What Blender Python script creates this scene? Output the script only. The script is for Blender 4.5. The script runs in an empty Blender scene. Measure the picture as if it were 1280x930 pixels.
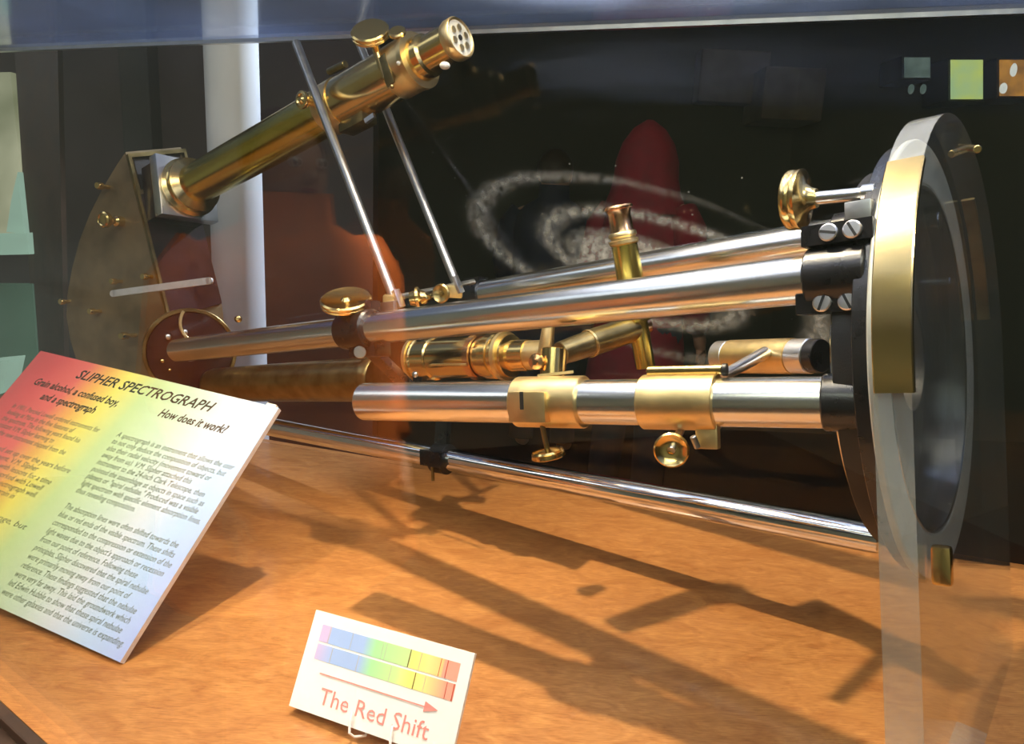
import bpy, bmesh, math, random
from mathutils import Vector, Matrix, noise
random.seed(4)
PI = math.pi
SC = bpy.context.scene
COL = SC.collection

# ------------------------------------------------------------------ viewing geometry
FPX = 950.0
ROLL = math.radians(2.0); CR, SR = math.cos(ROLL), math.sin(ROLL)
UP = Vector((.0757, -.2102, .9748)).normalized()
YW = (Vector((0, 1, 0)) - UP.y * UP).normalized()
XW = YW.cross(UP)
M3 = Matrix((XW, YW, UP))
TABLE_Z = 0.95
CAM = Vector((0, 0, TABLE_Z + 0.51914))

def ray(x, y):
    dx, dy = x - 640, y - 465
    return Vector(((CR*dx - SR*dy)/FPX, 1.0, -(SR*dx + CR*dy)/FPX))
def at(x, y, depth):                      # a surveyed point: direction + distance -> world metres
    return CAM + M3 @ (ray(x, y) * depth)
def on_table(x, y, h=0.0):
    d = M3 @ ray(x, y)
    return CAM + d * ((TABLE_Z + h - CAM.z) / d.z)
def px_of(P):
    U = M3.transposed() @ (P - CAM)
    X, Y = FPX*U.x/U.y, -FPX*U.z/U.y
    return CR*X + SR*Y + 640, -SR*X + CR*Y + 465
def on_line(A, B, px):                    # point of the line A-B that is seen at picture column px
    lo, hi = -1.5, 2.5
    f = lambda t: px_of(A.lerp(B, t))[0] - px
    lo = 0.0; hi = 1.0
    for _ in range(30):
        a, b = f(lo), f(hi)
        if abs(b - a) < 1e-9: break
        t = hi - b*(hi - lo)/(b - a); lo, hi = hi, max(-1.2, min(2.2, t))
    return A.lerp(B, hi)
# instrument frame: s along the instrument away from the ring, u across, v up
C0 = Vector((.462, .77, 0.0)); AX = Vector((-.766, .643, 0)); DX = Vector((.643, .766, 0)); VX = Vector((0, 0, 1))
def I(s, u, v): return CAM + M3 @ (C0 + s*AX + u*DX + v*VX)
AW, DW, VW = M3 @ AX, M3 @ DX, M3 @ VX
def on_u(x, y, u):
    r = ray(x, y); k = (u + C0.dot(DX)) / r.dot(DX)
    return CAM + M3 @ (r*k)
def on_s(x, y, s):
    r = ray(x, y); k = (s + C0.dot(AX)) / r.dot(AX)
    return CAM + M3 @ (r*k)

# ------------------------------------------------------------------ camera, world, lights, exposure
cd = bpy.data.cameras.new('camera'); cam = bpy.data.objects.new('camera', cd); COL.objects.link(cam)
cd.sensor_fit = 'HORIZONTAL'; cd.sensor_width = 36; cd.lens = FPX/1280*36
cd.clip_start = .02; cd.clip_end = 60
right = M3 @ Vector((CR, 0, -SR)); upc = M3 @ Vector((SR, 0, CR)); back = -(M3 @ Vector((0, 1, 0)))
m = Matrix((right, upc, back)).transposed().to_4x4(); m.translation = CAM
cam.matrix_world = m
SC.camera = cam

wd = bpy.data.worlds.new('world'); SC.world = wd; wd.use_nodes = True
wd.node_tree.nodes['Background'].inputs[0].default_value = (.5, .55, .6, 1)
wd.node_tree.nodes['Background'].inputs[1].default_value = .01

def lamp(name, kind, loc, target, energy, color, size=.1, size_y=None, spot=60, blend=.3):
    l = bpy.data.lights.new(name, kind); l.energy = energy; l.color = color
    if kind == 'AREA':
        l.size = size
        if size_y: l.shape = 'RECTANGLE'; l.size_y = size_y
    else:
        l.shadow_soft_size = size
    if kind == 'SPOT': l.spot_size = math.radians(spot); l.spot_blend = blend
    o = bpy.data.objects.new(name, l); COL.objects.link(o); o.location = loc
    o.rotation_euler = (Vector(target) - Vector(loc)).to_track_quat('-Z', 'Y').to_euler()
    return o
# lamp above the case that casts the tube shadows, then added fill lamps
lamp('case_spot', 'SPOT', (-.20, 1.0, 2.35), (.30, .58, .95), 245, (1, .77, .48), .018, spot=84, blend=.8)
lamp('strip_fill', 'AREA', (.15, .62, 2.35), (.15, .95, 1.0), 17, (1, .86, .66), 1.5, .25)  # added soft strip, gives the tubes their long highlights
lamp('right_fill', 'SPOT', (1.05, .05, 2.3), (.47, .8, 1.3), 46, (1, .88, .70), .03, spot=46, blend=.6)  # added fill from the right for the eyepiece and ring
lamp('sign_fill', 'SPOT', (-.75, .30, 2.35), (-.50, .84, 1.0), 62, (1, .86, .66), .03, spot=38, blend=.8)  # added fill for the board and the table's left front
lamp('lid_fill', 'SPOT', (.8, .9, 2.9), (.75, .55, 1.77), 52, (.55, .68, 1), .15, spot=62, blend=.6)  # added bluish lamp that makes the lid glow on the right
# added lamps, none in view: fill for the room, visitors and column
lamp('room_fill', 'AREA', (-.6, -1.3, 3.1), (-.6, -1.3, 0), 48, (.93, 1.0, .82), 2.2, 1.6)  # added panel, gives the steel something bright to mirror
lamp('room_fill_left', 'AREA', (-2.7, .8, 3.1), (-2.7, .8, 0), 12, (.9, .95, 1.0), 1.0, 1.6)  # added unseen fill on the left side of the room
lamp('visitor_fill', 'SPOT', (-1.0, -.7, 2.9), (-1.85, .05, .85), 1000, (1, .84, .66), .1, spot=27, blend=.7)  # added so the orange coat shows in the front pane
lamp('column_fill', 'SPOT', (.55, 2.95, 2.7), (-.73, 2.15, 1.5), 240, (.78, .88, 1), .05, spot=50, blend=.3)  # added unseen lamp for the column's bright right limb
lamp('hood_fill', 'SPOT', (.9, 2.3, 3.1), (.62, 3.7, 1.5), 4, (1, .8, .75), .1, spot=30, blend=.8)  # added weak fill on the red hooded figure

SC.view_settings.view_transform = 'Standard'; SC.view_settings.look = 'None'
SC.view_settings.gamma = 1; SC.view_settings.use_curve_mapping = False
SC.view_settings.exposure = 0.15

# ------------------------------------------------------------------ materials
MATS = {}
def new_mat(name):
    mt = bpy.data.materials.new(name); mt.use_nodes = True; MATS[name] = mt
    nt = mt.node_tree; return mt, nt, nt.nodes, nt.links, nt.nodes['Principled BSDF']
def mat(name, base, rough=.5, metal=0.0, var=0.0, scale=30, bump=0.0, bscale=200, coat=0.0, base2=None, stretch=(1, 1, 1)):
    mt, nt, N, L, P = new_mat(name)
    P.inputs['Base Color'].default_value = (*base, 1); P.inputs['Roughness'].default_value = rough
    P.inputs['Metallic'].default_value = metal; P.inputs['Coat Weight'].default_value = coat
    tc = N.new('ShaderNodeTexCoord'); mp = N.new('ShaderNodeMapping'); mp.inputs['Scale'].default_value = stretch
    L.new(tc.outputs['Object'], mp.inputs['Vector'])
    if var or base2:
        n = N.new('ShaderNodeTexNoise'); n.inputs['Scale'].default_value = scale; n.inputs['Detail'].default_value = 6
        L.new(mp.outputs[0], n.inputs['Vector'])
        r = N.new('ShaderNodeValToRGB'); b2 = base2 or tuple(c*(1-var) for c in base)
        r.color_ramp.elements[0].color = (*b2, 1); r.color_ramp.elements[1].color = (*base, 1)
        r.color_ramp.elements[0].position = .35; r.color_ramp.elements[1].position = .65
        L.new(n.outputs['Fac'], r.inputs[0]); L.new(r.outputs[0], P.inputs['Base Color'])
        mr = N.new('ShaderNodeMapRange'); mr.inputs['To Min'].default_value = max(.02, rough*.75); mr.inputs['To Max'].default_value = min(1, rough*1.3)
        L.new(n.outputs['Fac'], mr.inputs[0]); L.new(mr.outputs[0], P.inputs['Roughness'])
    if bump:
        n2 = N.new('ShaderNodeTexNoise'); n2.inputs['Scale'].default_value = bscale; n2.inputs['Detail'].default_value = 4
        L.new(mp.outputs[0], n2.inputs['Vector'])
        b = N.new('ShaderNodeBump'); b.inputs['Strength'].default_value = bump; b.inputs['Distance'].default_value = .001
        L.new(n2.outputs['Fac'], b.inputs['Height']); L.new(b.outputs[0], P.inputs['Normal'])
    return mt
mat('steel', (.86, .84, .77), .21, 1, .03, 8)
mat('satin_steel', (.62, .60, .57), .34, 1, .15, 60, .1, 300)
mat('ring_metal', (.55, .57, .52), .5, .35, .15, 40, .1, 400)
mat('chrome', (.86, .86, .84), .1, 1, .05, 60)
mat('dull_steel', (.55, .54, .5), .35, 1, .2, 50, .1, 300)
mat('satin_aluminium', (.50, .51, .47), .42, 1, .12, 40, .08, 500)
mat('brass', (.92, .65, .25), .19, 1, .06, 15)
mat('olive_brass', (.80, .60, .13), .22, 1, .05, 8)
mat('satin_brass', (.92, .70, .34), .36, 1, .12, 60, .1, 400)
mat('copper_brass', (.80, .45, .22), .22, 1, .15, 60)
mat('old_brass', (.42, .31, .13), .33, 1, .4, 35, .1, 300)
mat('black_paint', (.012, .011, .012), .28, 0, .3, 60, .25, 500, coat=.3)
mat('black_iron', (.02, .018, .018), .45, 0, .3, 60, .2, 400)
mat('silver_plate', (.9, .88, .86), .3, 1, .08, 50)
mat('white_lever', (.75, .72, .70), .4, .3, .1, 90)
mat('bronze_plate', (.30, .21, .11), .45, .35, .4, 16, .1, 120)
mat('maroon_metal', (.035, .010, .014), .35, .3, .5, 30, .1, 200, coat=.3)
mat('inside_shade', (.03, .018, .02), .6, 0, .4, 20)
mat('dial_white', (.85, .82, .70), .4, 0, .1, 100)
mat('white_card', (.93, .92, .90), .6, 0, .03, 40)
mat('foam_core', (.92, .80, .66), .7, 0, .1, 400, .2, 900)
mat('ink_dark', (.03, .03, .012), .7, 0, .1, 400)
mat('ink_grey', (.14, .16, .09), .7, 0, .1, 400)
mat('ink_red', (.85, .30, .27), .7, 0, .05, 400)
mat('ink_line', (.18, .13, .02), .7, 0, .1, 400)
mat('ink_red_line', (.60, .06, .03), .7, 0, .1, 400)
mat('ink_soft_line', (.55, .50, .45), .7, 0, .1, 400)
mat('wall_dark', (.05, .048, .032), .8, 0, .2, 3, .1, 60)
mat('wall_grey', (.115, .09, .10), .8, 0, .4, 2, .1, 60)
mat('wall_room', (.42, .43, .35), .8, 0, .1, 3, .1, 60)
mat('ceiling_room', (.25, .25, .22), .9, 0, .1, 3)
mat('carpet', (.03, .025, .025), .95, 0, .4, 90, .5, 300)
mat('column_plaster', (.70, .73, .80), .7, 0, .15, 5, .1, 80)
mat('dark_timber', (.06, .03, .018), .45, 0, .5, 8, .1, 80, stretch=(6, 6, 1))
mat('grey_pilaster', (.06, .06, .07), .7, 0, .3, 3, .1, 60)
mat('orange_coat', (.85, .20, .03), .75, 0, .25, 14, .3, 90)
mat('red_cloth', (.30, .012, .03), .85, 0, .3, 14, .3, 90)
mat('navy_cloth', (.02, .025, .06), .85, 0, .3, 14, .3, 90)
mat('skin', (.55, .30, .19), .55, 0, .1, 30)
mat('hair', (.05, .025, .012), .6, 0, .4, 60, .4, 200)
mat('trouser_cloth', (.03, .035, .05), .9, 0, .3, 40, .2, 300)
mat('cabinet_green', (.04, .11, .07), .6, 0, .2, 8)
mat('cream_paper', (.75, .75, .55), .7, 0, .25, 12)
mat('bulb_glass', (.6, .65, .5), .15, 0, .3, 12)
mat('wire', (.85, .75, .68), .3, 0, .05, 50, coat=.4)
mat('beige_case', (.15, .12, .08), .8, 0, .4, 6)

def emit(name, col, strength, col2=None, scale=8, base=(.02, .02, .02)):
    mt, nt, N, L, P = new_mat(name)
    P.inputs['Base Color'].default_value = (*base, 1)
    n = N.new('ShaderNodeTexNoise'); n.inputs['Scale'].default_value = scale; n.inputs['Detail'].default_value = 3
    tc = N.new('ShaderNodeTexCoord'); L.new(tc.outputs['Object'], n.inputs['Vector'])
    r = N.new('ShaderNodeValToRGB'); r.color_ramp.elements[0].position = .35; r.color_ramp.elements[1].position = .65
    r.color_ramp.elements[0].color = (*(col2 or tuple(c*.7 for c in col)), 1); r.color_ramp.elements[1].color = (*col, 1)
    L.new(n.outputs['Fac'], r.inputs[0]); L.new(r.outputs[0], P.inputs['Emission Color']); P.inputs['Emission Strength'].default_value = strength
    return mt
emit('screen_cyan', (.16, .22, .18), .6, (.05, .08, .07), 9)
emit('screen_lime', (.55, .62, .10), .75, (.30, .50, .30), 4)
emit('screen_amber', (.7, .32, .05), .6, (.25, .12, .03), 9)
emit('screen_white', (.85, .85, .75), .8, (.5, .55, .5), 9)
emit('lightbox_cream', (.66, .66, .44), .75, (.22, .24, .13), 3)
emit('lightbox_green', (.07, .16, .10), .6, (.04, .10, .06), 3)
emit('pale_glow', (.35, .55, .42), .8, (.3, .45, .35), 6)  # emission put into shelf edge, drapery and paper; none is a lamp

def thin_glass(name, tint=(1, 1, 1), f0=.04, diffuse=0.0, dcol=(.5, .5, .5), rough=0.0, trans=False):
    mt = bpy.data.materials.new(name); mt.use_nodes = True; MATS[name] = mt
    N, L = mt.node_tree.nodes, mt.node_tree.links; N.clear()
    out = N.new('ShaderNodeOutputMaterial'); tr = N.new('ShaderNodeBsdfTransparent'); tr.inputs[0].default_value = (*tint, 1)
    gl = N.new('ShaderNodeBsdfGlossy'); gl.inputs['Roughness'].default_value = rough; gl.inputs[0].default_value = (1, 1, 1, 1)
    geo = N.new('ShaderNodeNewGeometry')
    dot = N.new('ShaderNodeVectorMath'); dot.operation = 'DOT_PRODUCT'
    L.new(geo.outputs['Incoming'], dot.inputs[0]); L.new(geo.outputs['Normal'], dot.inputs[1])
    def mth(op, a, b=None):
        q = N.new('ShaderNodeMath'); q.operation = op
        for i, v in enumerate((a, b)):
            if v is None: continue
            if isinstance(v, (int, float)): q.inputs[i].default_value = v
            else: L.new(v, q.inputs[i])
        return q.outputs[0]
    c = mth('ABSOLUTE', dot.outputs['Value']); c = mth('SUBTRACT', 1.0, c); c = mth('POWER', c, 5.0)
    c = mth('MULTIPLY', c, 1 - f0); c = mth('ADD', c, f0)
    base = tr.outputs[0]
    if diffuse:
        df = N.new('ShaderNodeBsdfTranslucent' if trans else 'ShaderNodeBsdfDiffuse'); df.inputs[0].default_value = (*dcol, 1)
        n = N.new('ShaderNodeTexNoise'); n.inputs['Scale'].default_value = 6; tc = N.new('ShaderNodeTexCoord'); L.new(tc.outputs['Object'], n.inputs['Vector'])
        f = mth('MULTIPLY', n.outputs['Fac'], diffuse*2)
        mx0 = N.new('ShaderNodeMixShader'); L.new(f, mx0.inputs[0]); L.new(tr.outputs[0], mx0.inputs[1]); L.new(df.outputs[0], mx0.inputs[2]); base = mx0.outputs[0]
    mx = N.new('ShaderNodeMixShader'); L.new(c, mx.inputs[0]); L.new(base, mx.inputs[1]); L.new(gl.outputs[0], mx.inputs[2])
    L.new(mx.outputs[0], out.inputs[0])
    return mt
thin_glass('pane_glass', (.985, .99, .99), .036)
thin_glass('rear_glass', (.985, .99, .99), .014)
thin_glass('acrylic', (.96, .97, .965), .045, .018, (.75, .8, .76))
thin_glass('acrylic_edge', (.9, .92, .9), .06, .26, (.62, .63, .58), .15)
thin_glass('lid_glass', (.84, .87, .90), .07, .16, (.36, .50, .95), .10, True)  # bluish reflection under the lid put into its translucent colour

def wood_mat():
    mt, nt, N, L, P = new_mat('table_wood')
    tc = N.new('ShaderNodeTexCoord'); mp = N.new('ShaderNodeMapping'); mp.inputs['Rotation'].default_value = (0, 0, math.radians(40)); mp.inputs['Scale'].default_value = (1.0, 2.6, 1)
    L.new(tc.outputs['Object'], mp.inputs['Vector'])
    n = N.new('ShaderNodeTexNoise'); n.inputs['Scale'].default_value = 14; n.inputs['Detail'].default_value = 10; n.inputs['Roughness'].default_value = .7; n.inputs['Distortion'].default_value = 1.6
    n2 = N.new('ShaderNodeTexNoise'); n2.inputs['Scale'].default_value = 120; n2.inputs['Detail'].default_value = 5
    mp2 = N.new('ShaderNodeMapping'); mp2.inputs['Rotation'].default_value = (0, 0, math.radians(40)); mp2.inputs['Scale'].default_value = (.6, 6, 1); L.new(tc.outputs['Object'], mp2.inputs['Vector'])
    L.new(mp.outputs[0], n.inputs['Vector']); L.new(mp2.outputs[0], n2.inputs['Vector'])
    r = N.new('ShaderNodeValToRGB'); e = r.color_ramp.elements
    e[0].position = .3; e[0].color = (.35, .125, .032, 1); e[1].position = .72; e[1].color = (.60, .275, .082, 1)
    L.new(n.outputs['Fac'], r.inputs[0])
    r2 = N.new('ShaderNodeValToRGB'); r2.color_ramp.elements[0].position = .3; r2.color_ramp.elements[0].color = (.72, .66, .6, 1); r2.color_ramp.elements[1].position = .6; r2.color_ramp.elements[1].color = (1, 1, 1, 1)
    L.new(n2.outputs['Fac'], r2.inputs[0])
    mx = N.new('ShaderNodeMix'); mx.data_type = 'RGBA'; mx.blend_type = 'MULTIPLY'; mx.inputs[0].default_value = 1
    L.new(r.outputs[0], mx.inputs[6]); L.new(r2.outputs[0], mx.inputs[7]); L.new(mx.outputs[2], P.inputs['Base Color'])
    P.inputs['Roughness'].default_value = .42; P.inputs['Coat Weight'].default_value = .35; P.inputs['Coat Roughness'].default_value = .12
    b = N.new('ShaderNodeBump'); b.inputs['Strength'].default_value = .08; b.inputs['Distance'].default_value = .0008; L.new(n2.outputs['Fac'], b.inputs['Height']); L.new(b.outputs[0], P.inputs['Normal'])
wood_mat()

def ramp_mat(name, stops, axis=0, skew=0.0, rough=.6):
    mt, nt, N, L, P = new_mat(name)
    tc = N.new('ShaderNodeTexCoord'); sp = N.new('ShaderNodeSeparateXYZ'); L.new(tc.outputs['Object'], sp.inputs[0])
    a = N.new('ShaderNodeMath'); a.operation = 'MULTIPLY_ADD'; a.inputs[1].default_value = skew
    L.new(sp.outputs[1 - axis], a.inputs[0]); L.new(sp.outputs[axis], a.inputs[2])
    w = max(s[0] for s in stops)
    d = N.new('ShaderNodeMath'); d.operation = 'DIVIDE'; d.inputs[1].default_value = w; L.new(a.outputs[0], d.inputs[0])
    r = N.new('ShaderNodeValToRGB'); els = r.color_ramp.elements
    while len(els) < len(stops): els.new(.5)
    for e, (p, c) in zip(els, stops): e.position = p/w; e.color = (*c, 1)
    L.new(d.outputs[0], r.inputs[0]); L.new(r.outputs[0], P.inputs['Base Color']); P.inputs['Roughness'].default_value = rough
    return mt
ramp_mat('rainbow_print', [(0, (.88, .12, .11)), (.065, (.90, .17, .13)), (.11, (.95, .48, .10)), (.15, (.95, .82, .16)), (.205, (.60, .74, .33)), (.29, (.58, .70, .52)), (.36, (.60, .64, .70)), (.42, (.42, .55, .78)), (.50, (.34, .40, .76))], 0, -.16)

def mural_mat():
    mt, nt, N, L, P = new_mat('galaxy_print')
    tc = N.new('ShaderNodeTexCoord'); mp = N.new('ShaderNodeMapping'); mp.vector_type = 'TEXTURE'
    # galaxy ellipse: centre and axes on the mural sheet (x right, z up)
    mp.inputs['Rotation'].default_value = (0, GAL[1], 0); mp.inputs['Scale'].default_value = (GAL[0], 1, GAL[0]*.36)
    L.new(tc.outputs['Object'], mp.inputs['Vector'])
    sp = N.new('ShaderNodeSeparateXYZ'); L.new(mp.outputs[0], sp.inputs[0])
    def mth(op, a, b=None, c=None):
        q = N.new('ShaderNodeMath'); q.operation = op
        for i, v in enumerate((a, b, c)):
            if v is None: continue
            if isinstance(v, (int, float)): q.inputs[i].default_value = v
            else: L.new(v, q.inputs[i])
        return q.outputs[0]
    x, z = sp.outputs[0], sp.outputs[2]
    rr = mth('SQRT', mth('ADD', mth('MULTIPLY', x, x), mth('MULTIPLY', z, z)))
    th = mth('ARCTAN2', z, x)
    n = N.new('ShaderNodeTexNoise'); n.inputs['Scale'].default_value = 5.0; n.inputs['Detail'].default_value = 8; n.inputs['Roughness'].default_value = .7; n.inputs['Distortion'].default_value = .6
    L.new(tc.outputs['Object'], n.inputs['Vector'])
    nz = mth('MULTIPLY', mth('SUBTRACT', n.outputs['Fac'], .5), .13)
    r2 = mth('ADD', rr, nz)
    ph = mth('ADD', mth('MULTIPLY', r2, 17.0), mth('MULTIPLY', th, 2.0))
    arms = mth('POWER', mth('MULTIPLY_ADD', mth('SINE', ph), .5, .5), 4.5)
    out = mth('SMOOTH_MIN', mth('MULTIPLY', mth('MAXIMUM', mth('SUBTRACT', 1.05, r2), 0.0), 7.0), 1.0, .2)
    core = mth('MAXIMUM', mth('SUBTRACT', 1.0, mth('MULTIPLY', r2, 2.4)), 0.0)
    core = mth('MINIMUM', mth('MULTIPLY', core, 3.0), 1.0)
    n3 = N.new('ShaderNodeTexNoise'); n3.inputs['Scale'].default_value = 85; n3.inputs['Detail'].default_value = 6; L.new(tc.outputs['Object'], n3.inputs['Vector'])
    g = mth('MULTIPLY', mth('MAXIMUM', mth('SUBTRACT', n3.outputs['Fac'], .25), 0.0), 2.2)
    tot = mth('MULTIPLY', mth('MAXIMUM', mth('MULTIPLY', arms, mth('MULTIPLY', out, .75)), core), g)
    v = N.new('ShaderNodeTexVoronoi'); v.inputs['Scale'].default_value = 30; L.new(tc.outputs['Object'], v.inputs['Vector'])
    star = mth('MULTIPLY', mth('LESS_THAN', v.outputs['Distance'], .045), .5)
    tot = mth('MAXIMUM', tot, star)
    P.inputs['Base Color'].default_value = (.62, .58, .50, 1); P.inputs['Roughness'].default_value = .9; P.inputs['Specular IOR Level'].default_value = 0
    L.new(mth('MINIMUM', mth('MULTIPLY', tot, .75), 1.0), P.inputs['Alpha'])
# ------------------------------------------------------------------ mesh helpers
class MB:
    def __init__(s): s.bm = bmesh.new()
    def box(s, c, x, y, z):               # centre, three half-axis vectors
        c = Vector(c); x, y, z = Vector(x), Vector(y), Vector(z)
        if x.cross(y).dot(z) < 0: x = -x
        v = [s.bm.verts.new(c + i*x + j*y + k*z) for k in (-1, 1) for j in (-1, 1) for i in (-1, 1)]
        for f in ((0, 2, 3, 1), (4, 5, 7, 6), (0, 1, 5, 4), (2, 6, 7, 3), (0, 4, 6, 2), (1, 3, 7, 5)):
            s.bm.faces.new([v[i] for i in f])
        return s
    def abox(s, lo, hi):
        lo, hi = Vector(lo), Vector(hi); h = (hi - lo)/2
        return s.box((lo + hi)/2, (h.x, 0, 0), (0, h.y, 0), (0, 0, h.z))
    def bar(s, p0, p1, side, w, t):       # flat bar between two points
        p0, p1 = Vector(p0), Vector(p1); d = (p1 - p0); n = d.normalized()
        sd = (Vector(side) - Vector(side).dot(n)*n).normalized(); o = n.cross(sd)
        return s.box((p0 + p1)/2, d/2, sd*w/2, o*t/2)
    def lathe(s, p0, d, prof, seg=40, a0=0.0, a1=2*PI, ref=None):
        p0, d = Vector(p0), Vector(d).normalized()
        ref = Vector(ref) if ref else (Vector((0, 0, 1)) if abs(d.z) < .9 else Vector((1, 0, 0)))
        e1 = (ref - ref.dot(d)*d).normalized(); e2 = d.cross(e1)
        full = abs(a1 - a0 - 2*PI) < 1e-6
        n = seg if full else seg + 1
        rings = []
        for (t, r) in prof:
            if r < 1e-6: rings.append([s.bm.verts.new(p0 + d*t)]*n if full else [s.bm.verts.new(p0 + d*t)]*n)
            else: rings.append([s.bm.verts.new(p0 + d*t + r*(math.cos(a)*e1 + math.sin(a)*e2)) for a in [a0 + (a1-a0)*i/seg for i in range(n)]])
        for A, B in zip(rings, rings[1:]):
            for i in range(seg):
                j = (i+1) % n
                q = [A[i], A[j], B[j], B[i]]; u = []
                for k in q:
                    if k not in u: u.append(k)
                if len(u) > 2:
                    try: s.bm.faces.new(u)
                    except ValueError: pass
        if not full:
            for i in (0, n-1):
                try: s.bm.faces.new([R[i] for R in rings])
                except ValueError: pass
        return s
    def cyl(s, p0, p1, r, r2=None, seg=32, bev=0.0):
        p0, p1 = Vector(p0), Vector(p1); L = (p1-p0).length; r2 = r if r2 is None else r2
        if bev: pr = [(0, 0), (0, r-bev), (bev, r), (L-bev, r2), (L, r2-bev), (L, 0)]
        else: pr = [(0, 0), (0, r), (L, r2), (L, 0)]
        return s.lathe(p0, p1-p0, pr, seg)
    def annulus(s, p0, d, r0, r1, t, seg=96, a0=0.0, a1=2*PI, ref=None, bev=.001):
        b = bev
        pr = [(b, r0), (0, r0+b), (0, r1-b), (b, r1), (t-b, r1), (t, r1-b), (t, r0+b), (t-b, r0), (b, r0)]
        return s.lathe(p0, d, pr, seg, a0, a1, ref)
    def prism(s, pts, ext):               # closed outline of coplanar points extruded by ext
        ext = Vector(ext); A = [s.bm.verts.new(Vector(p)) for p in pts]; B = [s.bm.verts.new(Vector(p) + ext) for p in pts]
        s.bm.faces.new(A); s.bm.faces.new(B[::-1]); n = len(pts)
        for i in range(n): s.bm.faces.new([A[i], B[i], B[(i+1) % n], A[(i+1) % n]])
        return s
    def tube(s, pts, r, seg=8):
        pts = [Vector(p) for p in pts]; prev = None; e1 = None
        for i, p in enumerate(pts):
            d = (pts[min(i+1, len(pts)-1)] - pts[max(i-1, 0)]).normalized()
            if e1 is None: e1 = d.orthogonal().normalized()
            e1 = (e1 - e1.dot(d)*d).normalized(); e2 = d.cross(e1)
            rr = r[i] if isinstance(r, (list, tuple)) else r
            ring = [s.bm.verts.new(p + rr*(math.cos(2*PI*k/seg)*e1 + math.sin(2*PI*k/seg)*e2)) for k in range(seg)]
            if prev:
                for k in range(seg): s.bm.faces.new([prev[k], prev[(k+1) % seg], ring[(k+1) % seg], ring[k]])
            else: s.bm.faces.new(ring[::-1])
            prev = ring
        s.bm.faces.new(prev); return s
    def ball(s, c, r, seg=20, sq=(1, 1, 1)):
        res = bmesh.ops.create_uvsphere(s.bm, u_segments=seg, v_segments=seg//2+2, radius=r)
        for v in res['verts']: v.co = Vector((v.co.x*sq[0], v.co.y*sq[1], v.co.z*sq[2])) + Vector(c)
        return s

def build(name, mb, material, parent=None, smooth=True, bevel=0.0, label=None, mats=None):
    bm = mb.bm; bmesh.ops.recalc_face_normals(bm, faces=bm.faces)
    if bevel:
        es = [e for e in bm.edges if len(e.link_faces) == 2 and e.calc_face_angle(0) > .6]
        bmesh.ops.bevel(bm, geom=es, offset=bevel, segments=2, affect='EDGES', profile=.6)
    for f in bm.faces: f.smooth = smooth
    for e in bm.edges:
        if len(e.link_faces) == 2 and e.calc_face_angle(0) > math.radians(38): e.smooth = False
    # local origin: base centre of the shape
    vs = [v.co for v in bm.verts]; lo = [min(v[i] for v in vs) for i in range(3)]; hi = [max(v[i] for v in vs) for i in range(3)]
    org = Vector(((lo[0]+hi[0])/2, (lo[1]+hi[1])/2, lo[2]))
    if name in KEEP_ORIGIN: org = Vector((0, 0, 0))
    for v in bm.verts: v.co -= org
    me = bpy.data.meshes.new(name); bm.to_mesh(me); bm.free()
    me.materials.append(MATS[material])
    for x in mats or []: me.materials.append(MATS[x])
    o = bpy.data.objects.new(name, me); COL.objects.link(o)
    o.location = org
    if parent:
        o.parent = parent; bpy.context.view_layer.update
        o.matrix_parent_inverse = WORLD_INV(parent)
    if label: o['label'] = label
    return o
KEEP_ORIGIN = {'galaxy_mural'}
def world_of(o):
    mtx = Matrix.LocRotScale(o.location, o.rotation_euler, o.scale)
    return (world_of(o.parent) @ o.matrix_parent_inverse @ mtx) if o.parent else mtx
def WORLD_INV(p): return world_of(p).inverted()
def thing(name, label, cat, loc, group=None):
    o = bpy.data.objects.new(name, None); COL.objects.link(o); o.location = loc; o.empty_display_size = .05
    tag(o, label, cat, group); return o
def tag(o, label, cat, group=None):
    o['label'] = label; o['category'] = cat
    if group: o['group'] = group
    return o
def struct(o): o['kind'] = 'structure'; return o
def adopt(o, parent, mtx):
    o.parent = parent; o.matrix_parent_inverse = WORLD_INV(parent)
    o.matrix_basis = mtx; return o

# ------------------------------------------------------------------ room shell
struct(build('floor', MB().abox((-4, -3, -.1), (4, 5.4, 0)), 'carpet', smooth=False))
struct(build('ceiling', MB().abox((-4, -3, 3.2), (4, 5.4, 3.3)), 'ceiling_room', smooth=False))
struct(build('wall_back', MB().abox((-4, 5.2, 0), (4, 5.4, 3.2)), 'wall_dark', smooth=False))
struct(build('wall_front', MB().abox((-4, -3.1, 0), (4, -3, 3.2)), 'wall_room', smooth=False))
struct(build('wall_left', MB().abox((-4.1, -3, 0), (-4, 5.4, 3.2)), 'wall_room', smooth=False))
struct(build('wall_right', MB().abox((4, -3, 0), (4.1, 5.4, 3.2)), 'wall_dark', smooth=False))
struct(build('wall_partition', MB().abox((-2.45, 3.3, 0), (-.62, 3.42, 3.2)), 'wall_grey', smooth=False))

# pilaster, column
tag(build('wall_pilaster', MB().abox((-1.62, 3.2, 0), (-1.5, 3.3, 3.2)), 'grey_pilaster', smooth=False, bevel=.01),
    'narrow dark upright pilaster on the grey partition wall', 'pilaster')
cc = at(297, 300, 2.13)
colo = thing('column', 'pale round column lit blue-white along its right edge behind the glass', 'column', (cc.x, cc.y, 0))
build('shaft', MB().cyl((cc.x, cc.y, .08), (cc.x, cc.y, 3.2), .070, seg=64), 'column_plaster', colo)
build('base', MB().cyl((cc.x, cc.y, 0), (cc.x, cc.y, .08), .09, seg=64, bev=.01), 'column_plaster', colo)

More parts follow.
